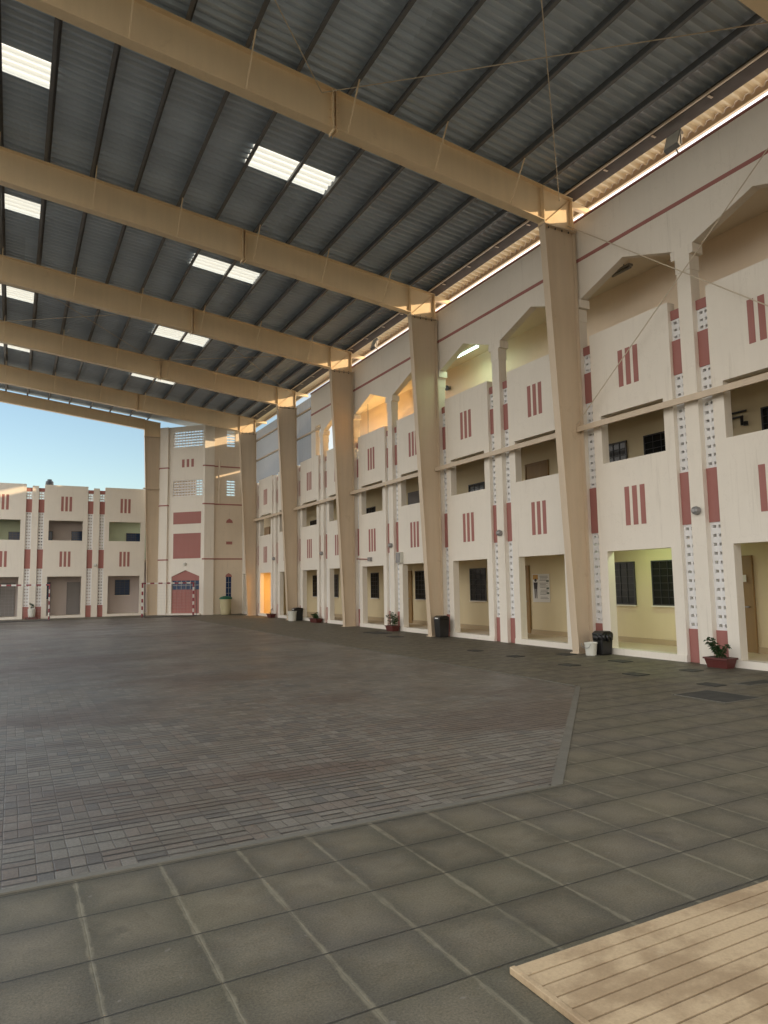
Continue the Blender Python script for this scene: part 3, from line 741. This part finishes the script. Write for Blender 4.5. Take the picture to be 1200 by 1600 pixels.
# ------------------------------------------------------------------ goals
def goal(x0, x1, y, label, sgn=-1):
    t = thing('handball_goal', ((x0 + x1) / 2, y, 0), label, 'goal', 'red and white goals at the far end')
    H = 1.755; r = .038; n = 10
    def striped(nm, a, b, cnt):
        m = MB(); a = Vector(a); b = Vector(b)
        c = [a + (b - a) * i / cnt for i in range(cnt + 1)]
        for i in range(cnt):
            m.cur = i % 2
            d = (c[i + 1] - c[i]).normalized(); q = r
            lo = c[i]; hi = c[i + 1]
            if abs(d.z) > .5: m.box(lo.x - q, lo.x + q, lo.y - q, lo.y + q, lo.z, hi.z)
            else: m.box(lo.x, hi.x, lo.y - q, lo.y + q, lo.z - q, lo.z + q)
        return obj(nm, m, [M['goalred'], M['goalwhite']], t)
    striped('goalpost', (x0, y, 0), (x0, y, H - r), 9); striped('goalpost', (x1, y, 0), (x1, y, H - r), 9)
    striped('crossbar', (x0 - r, y, H), (x1 + r, y, H), 13)
    m = MB(); yb = y + sgn * .85; yt = y + sgn * .55
    m.tube((x0, y, .03), (x0, yb, .03), .02, 6); m.tube((x1, y, .03), (x1, yb, .03), .02, 6); m.tube((x0, yb, .03), (x1, yb, .03), .02, 6)
    for x in (x0, x1): m.tube((x, y, H), (x, yt, H - .02), .014, 6); m.tube((x, yt, H - .02), (x, yb, .03), .014, 6)
    obj('rear_frame', m, M['darkmetal'], t)
    m = MB(); k = int((x1 - x0) / .16)
    for i in range(k + 1):
        x = x0 + (x1 - x0) * i / k; m.tube((x, yt, H), (x, yb, .03), .0016, 3, caps=False)
    for i in range(11):
        f = i / 11; m.tube((x0, yt + (yb - yt) * f, H - H * f), (x1, yt + (yb - yt) * f, H - H * f), .0016, 3, caps=False)
    obj('net', m, M['net'], t)
goal(6.02, 8.66, 38.35, 'red and white striped handball goal in front of the tower door')
goal(-1.10, 1.66, 38.9, 'red and white striped handball goal cut by the left edge of the photo', -1)

# ------------------------------------------------------------------ bins, buckets, planters
def bin_(x, y, h, w, label, bag=False):
    t = thing('waste_bin', (x, y, 0), label, 'bin')
    m = MB(); a = w * .42; b = w * .5
    pts = lambda q: [(x - q, y - q * .85), (x + q, y - q * .85), (x + q, y + q * .85), (x - q, y + q * .85)]
    A_ = [m.pt((*p_, 0.0)) for p_ in pts(a)]; B_ = [m.pt((*p_, h * .84)) for p_ in pts(b)]
    m.face(A_[::-1]); m.face(B_)
    for i in range(4): m.face((A_[i], A_[(i + 1) % 4], B_[(i + 1) % 4], B_[i]))
    obj('bin_body', m, M['blackplastic'], t, bevel=.02)
    m = MB(); m.prism([(x - b * 1.04, h * .845), (x + b * 1.04, h * .845), (x + b * .95, h * .93), (x + b * .5, h), (x - b * .5, h), (x - b * .95, h * .93)], y - b * .88, y + b * .88)
    obj('bin_lid', m, M['blackplastic'], t, bevel=.015)
    if not bag: obj('lid_label', MB().box(x - b * 1.0 - .004, x - b * .98, y - b * .5, y + b * .4, h * .86, h * .905), M['paper'], t)
    else:
        m = MB()
        for i in range(14):
            an = i / 14 * 2 * math.pi; rr = b * 1.08
            m.tube((x + rr * math.cos(an), y + rr * .9 * math.sin(an), h * .86), (x + rr * 1.06 * math.cos(an + .2), y + rr * .95 * math.sin(an + .2), h * (.56 + .1 * R.random())), .05, 5, .03)
        obj('bin_bag', m, M['blackplastic'], t, smooth=True)
    return t
def bucket(x, y, r, h, label):
    t = thing('bucket', (x, y, 0), label, 'bucket')
    obj('bucket_body', MB().lathe((x, y, 0), [(r * .82, 0), (r * .97, h * .9), (r * 1.04, h * .9), (r * 1.04, h), (r * .95, h), (r * .8, h * .3)], 22), M['whiteplastic'], t, smooth=False)
    m = MB()
    for i in range(10):
        a = math.pi * i / 10; b = math.pi * (i + 1) / 10
        m.tube((x - r * 1.05 , y + r * math.cos(a), h * .92 - r * .7 * math.sin(a)), (x - r * 1.05, y + r * math.cos(b), h * .92 - r * .7 * math.sin(b)), .006, 5)
    obj('bucket_handle', m, M['greymetal'], t)
bin_(11.19, 11.16, .50, .33, 'black waste bin with a loose black bag by the foot of the nearest column', True)
bucket(10.90, 11.22, .135, .27, 'white bucket in front of the black bin at the nearest column')
bin_(11.08, 17.35, .62, .36, 'black lidded waste bin beside the foot of the second column')
bin_(11.2, 29.35, .56, .42, 'black waste bin behind a white bucket at the fourth column', False)
bucket(10.86, 29.1, .2, .42, 'white bucket at the foot of the fourth column')
t = thing('waste_bin', (10.36, 38.1, 0), 'large beige round bin with a dark green lid below the slim tower window', 'bin')
obj('bin_body', MB().lathe((10.36, 38.1, 0), [(.24, 0), (.27, .04), (.31, .78), (.33, .80), (.33, .84)], 24), M['beigebin'], t)
obj('bin_lid', MB().lathe((10.36, 38.1, .84), [(.345, 0), (.35, .04), (.30, .10), (.14, .16), (.03, .17)], 24), M['greenlid'], t)
m = MB(); m.box(10.10, 10.62, 37.76, 37.80, .90, .94); obj('bin_handle', m, M['greenlid'], t)

def planter(x, y, label, kind, L=.48, h=.17, seed=1):
    rr = random.Random(seed)
    t = thing('potted_plant', (x, y, 0), label, 'planter')
    m = MB(); a, b = .10, .14
    A_ = [m.pt(p_) for p_ in ((x - a, y - L * .42, 0), (x + a, y - L * .42, 0), (x + a, y + L * .42, 0), (x - a, y + L * .42, 0))]
    B_ = [m.pt(p_) for p_ in ((x - b, y - L * .5, h), (x + b, y - L * .5, h), (x + b, y + L * .5, h), (x - b, y + L * .5, h))]
    m.face(A_[::-1]); m.face(B_)
    for i in range(4): m.face((A_[i], A_[(i + 1) % 4], B_[(i + 1) % 4], B_[i]))
    pot = obj('pot', m, M['terracotta'], t)
    m = MB()
    for e in ((x - b - .015, x - b + .015, y - L * .5 - .015, y + L * .5 + .015), (x + b - .015, x + b + .015, y - L * .5 - .015, y + L * .5 + .015)): m.box(*e, h - .02, h + .01)
    for e in ((y - L * .5 - .015, y - L * .5 + .015), (y + L * .5 - .015, y + L * .5 + .015)): m.box(x - b, x + b, *e, h - .019, h + .009)
    obj('pot_rim', m, M['terracotta'], pot)
    obj('soil', MB().box(x - b + .015, x + b - .015, y - L * .5 + .015, y + L * .5 - .015, h - .01, h + .004), M['soil'], pot)
    stems = MB(); lv = MB()
    def leaf(p, d, ln, wd):
        d = d.normalized(); s_ = d.cross(Vector((0, 0, 1)))
        s_ = s_.normalized() if s_.length > .05 else Vector((1, 0, 0))
        up = s_.cross(d)
        q = [p, p + d * ln * .45 + s_ * wd + up * .02, p + d * ln - up * ln * .15, p + d * ln * .45 - s_ * wd + up * .02]
        c_ = lv.pt(p + d * ln * .5 - up * .005); ids = [lv.pt(v) for v in q]
        for i in range(4): lv.face((ids[i], ids[(i + 1) % 4], c_))
    for k in range(kind['stems']):
        p0 = Vector((x + rr.uniform(-.05, .05), y + rr.uniform(-L * .3, L * .3), h)); d = Vector((rr.uniform(-.35, .2), rr.uniform(-.6, .6), 1)).normalized(); ln = rr.uniform(*kind['len'])
        p = p0
        for j in range(6):
            q_ = p + d * ln / 6; stems.tube(p, q_, .006, 5); p = q_; d = (d + Vector((rr.uniform(-.15, .1), rr.uniform(-.2, .2), kind['droop']))).normalized()
            for _ in range(kind['leaves']):
                an = rr.uniform(0, 6.28); leaf(p, Vector((math.cos(an), math.sin(an), rr.uniform(-.5, .5))), rr.uniform(.06, .13), rr.uniform(.012, .028))
    obj('stem', stems, M['stem'], t); obj('foliage', lv, M['leaf'], t)
planter(11.20, 8.36, 'red-brown trough at the nearest pier with a dark drooping plant', dict(stems=6, len=(.25, .5), droop=-.18, leaves=5), .46, .17, 3)
planter(11.20, Y0 + 4 * P - .3, 'red-brown trough with a loose leafy shrub at the pier in the third bay', dict(stems=6, len=(.3, .55), droop=-.02, leaves=4), .5, .17, 4)
planter(11.18, Y0 + 6 * P + .25, 'dark red trough with broad drooping leaves at the pier in the fourth bay', dict(stems=7, len=(.12, .38), droop=-.25, leaves=5), .8, .16, 5)
planter(11.18, Y0 + 8 * P - .1, 'red-brown trough with a few bare stems beside the orange-lit doorway', dict(stems=2, len=(.2, .35), droop=0, leaves=1), .6, .17, 6)
t = thing('potted_plant', (.93, FY - .3, 0), 'white pot with a small green plant at the far block behind the left goal', 'planter')
obj('pot', MB().lathe((.93, FY - .3, .10), [(.13, 0), (.16, .05), (.19, .42), (.17, .44)], 18), M['whiteplastic'], t)
obj('saucer', MB().box(.62, 1.24, FY - .45, FY - .12, 0, .10), M['terracotta'], t)
lv = MB()
for i in range(46):
    a = R.uniform(0, 6.28); p_ = Vector((.93 + R.uniform(-.06, .06), FY - .3 + R.uniform(-.06, .06), .52 + R.uniform(0, .25))); d = Vector((math.cos(a), math.sin(a), R.uniform(0, .8))) * R.uniform(.08, .17); s_ = Vector((-d.y, d.x, 0)) * .25
    lv.quad(p_, p_ + d * .5 + s_, p_ + d, p_ + d * .5 - s_)
obj('foliage', lv, M['leaf'], t)

# ------------------------------------------------------------------ drain and manhole covers
def cover(x0, x1, y0, y1, label, grid=True):
    t = thing('drain_cover', ((x0 + x1) / 2, (y0 + y1) / 2, .002), label, 'drain cover')
    m = MB(); w = .02
    m.box(x0, x1, y0, y0 + w, .001, .011); m.box(x0, x1, y1 - w, y1, .001, .011); m.box(x0, x0 + w, y0 + w, y1 - w, .001, .0108); m.box(x1 - w, x1, y0 + w, y1 - w, .001, .0108)
    obj('cover_frame', m, M['kerb'] if x1 - x0 > .6 else M['drain'], t)
    obj('cover_plate', MB().box(x0 + w, x1 - w, y0 + w, y1 - w, .001, .0085), M['drain'], t)
cover(8.07, 8.80, 5.98, 6.80, 'largest dark square drain cover, nearest the viewer')
cover(9.64, 10.35, 6.72, 7.0, 'long dark drain cover at the right edge of the photo')
cover(9.17, 9.42, 6.95, 7.28, 'small drain cover just behind the largest one')
cover(10.30, 10.56, 8.22, 8.52, 'small drain cover just in front of the nearest planter')
cover(9.15, 9.43, 8.38, 8.72, 'small drain cover between the nearest planter and the paved court')
cover(10.38, 10.66, 9.86, 10.24, 'small drain cover in front of the nearest pair of windows')
cover(9.18, 9.45, 10.0, 10.34, 'small drain cover out from the nearest pair of windows')
cover(10.42, 10.72, 11.45, 11.80, 'small drain cover in front of the nearest white bucket')
cover(9.32, 9.60, 11.8, 12.1, 'small drain cover out from the nearest steel column')
cover(9.36, 9.62, 13.3, 13.6, 'small drain cover out from the wall poster')
cover(10.12, 10.66, 19.6, 20.6, 'broad drain cover in front of the notice box')
cover(9.86, 10.24, 18.1, 18.5, 'small drain cover just in front of the broad one')

# ------------------------------------------------------------------ camera
cam = bpy.data.cameras.new('camera'); co = bpy.data.objects.new('camera', cam); COL.objects.link(co)
cam.sensor_fit = 'VERTICAL'; cam.sensor_height = 24; cam.lens = 1088.87 / 1600 * 24; cam.clip_end = 2000; cam.clip_start = .05
pitc, yaw, rol = 0.1010, 0.4892, -0.0159
fw = Vector((math.sin(yaw) * math.cos(pitc), math.cos(yaw) * math.cos(pitc), math.sin(pitc)))
r0 = Vector((math.cos(yaw), -math.sin(yaw), 0)); u0 = r0.cross(fw)
c_, s_ = math.cos(rol), math.sin(rol); r_ = r0 * c_ + u0 * s_; u_ = -r0 * s_ + u0 * c_
from mathutils import Matrix
mt = Matrix((r_, u_, -fw)).transposed().to_4x4(); mt.translation = Vector((0, 0, 1.6 * S)); co.matrix_world = mt
sc.camera = co

CL = 10.0
# ------------------------------------------------------------------ daylight: a low warm sun behind the right wing, clear sky with added cloud
sd = Vector((1.0, -1.2, .30)).normalized(); elev = math.asin(sd.z); az = math.atan2(sd.x, sd.y)
w = bpy.data.worlds.new('World'); sc.world = w; w.use_nodes = True
nt = w.node_tree; bg = nt.nodes['Background']; sk = nt.nodes.new('ShaderNodeTexSky'); sk.sky_type = 'NISHITA'; sk.sun_disc = False
sk.sun_elevation = elev; sk.sun_rotation = az; sk.air_density = 1.0; sk.dust_density = .8; sk.ozone_density = 1.2
# warm cloud added out of view to light the court; blue towards the gable
tc = nt.nodes.new('ShaderNodeTexCoord'); dp = nt.nodes.new('ShaderNodeVectorMath'); dp.operation = 'DOT_PRODUCT'
nt.links.new(tc.outputs['Generated'], dp.inputs[0]); dp.inputs[1].default_value = Vector((-.97, -.18, .12)).normalized()
nz = nt.nodes.new('ShaderNodeTexNoise'); nt.links.new(tc.outputs['Generated'], nz.inputs['Vector']); nz.inputs['Scale'].default_value = 3.0; nz.inputs['Detail'].default_value = 6
ad = nt.nodes.new('ShaderNodeMath'); ad.operation = 'MULTIPLY_ADD'; nt.links.new(nz.outputs['Fac'], ad.inputs[0]); ad.inputs[1].default_value = .5; nt.links.new(dp.outputs['Value'], ad.inputs[2])
mr = nt.nodes.new('ShaderNodeMapRange'); mr.interpolation_type = 'SMOOTHSTEP'; nt.links.new(ad.outputs[0], mr.inputs[0])
mr.inputs[1].default_value = .20; mr.inputs[2].default_value = .85; mr.inputs[3].default_value = 0; mr.inputs[4].default_value = 1
mxs = nt.nodes.new('ShaderNodeMix'); mxs.data_type = 'RGBA'; nt.links.new(mr.outputs[0], mxs.inputs[0]); nt.links.new(sk.outputs[0], mxs.inputs[6]); mxs.inputs[7].default_value = (CL * 1.0, CL * .94, CL * .86, 1)
# milky sun-side haze, added to whiten the eaves gap and light the rafters
d2 = nt.nodes.new('ShaderNodeVectorMath'); d2.operation = 'DOT_PRODUCT'; nt.links.new(tc.outputs['Generated'], d2.inputs[0]); d2.inputs[1].default_value = Vector((.90, -.45, .15)).normalized()
m2 = nt.nodes.new('ShaderNodeMapRange'); m2.interpolation_type = 'SMOOTHSTEP'; nt.links.new(d2.outputs['Value'], m2.inputs[0])
m2.inputs[1].default_value = -.15; m2.inputs[2].default_value = .32; m2.inputs[3].default_value = 0; m2.inputs[4].default_value = 1
mx2 = nt.nodes.new('ShaderNodeMix'); mx2.data_type = 'RGBA'; nt.links.new(m2.outputs[0], mx2.inputs[0]); nt.links.new(mxs.outputs[2], mx2.inputs[6]); mx2.inputs[7].default_value = (14.0, 12.2, 9.8, 1)
# cool cloud overhead, added unseen to light the far ground
sz = nt.nodes.new('ShaderNodeSeparateXYZ'); nt.links.new(tc.outputs['Generated'], sz.inputs[0])
m3 = nt.nodes.new('ShaderNodeMapRange'); m3.interpolation_type = 'SMOOTHSTEP'; nt.links.new(sz.outputs[2], m3.inputs[0])
m3.inputs[1].default_value = .36; m3.inputs[2].default_value = .60; m3.inputs[3].default_value = 0; m3.inputs[4].default_value = .9
mx3 = nt.nodes.new('ShaderNodeMix'); mx3.data_type = 'RGBA'; nt.links.new(m3.outputs[0], mx3.inputs[0]); nt.links.new(mx2.outputs[2], mx3.inputs[6]); mx3.inputs[7].default_value = (9.8, 10.8, 12.2, 1)
mxs = mx3
nt.links.new(mxs.outputs[2], bg.inputs[0]); bg.inputs[1].default_value = .15
sun = bpy.data.lights.new('sun', 'SUN'); sun.energy = 2.6; sun.angle = math.radians(.5); sun.color = (1.0, .72, .42)
so = bpy.data.objects.new('sun', sun); COL.objects.link(so); so.rotation_euler = (-sd).to_track_quat('-Z', 'Y').to_euler()

sc.view_settings.view_transform = 'Standard'; sc.view_settings.look = 'None'; sc.view_settings.gamma = 1.0; sc.view_settings.use_curve_mapping = False
sc.view_settings.exposure = 0.40

sc.render.engine = 'CYCLES'
cy = sc.cycles
cy.use_denoising = True
try: cy.denoiser = 'OPENIMAGEDENOISE'
except Exception: pass
cy.max_bounces = 10; cy.diffuse_bounces = 7; cy.glossy_bounces = 4; cy.transmission_bounces = 6; cy.sample_clamp_indirect = 6; cy.caustics_reflective = False; cy.caustics_refractive = False
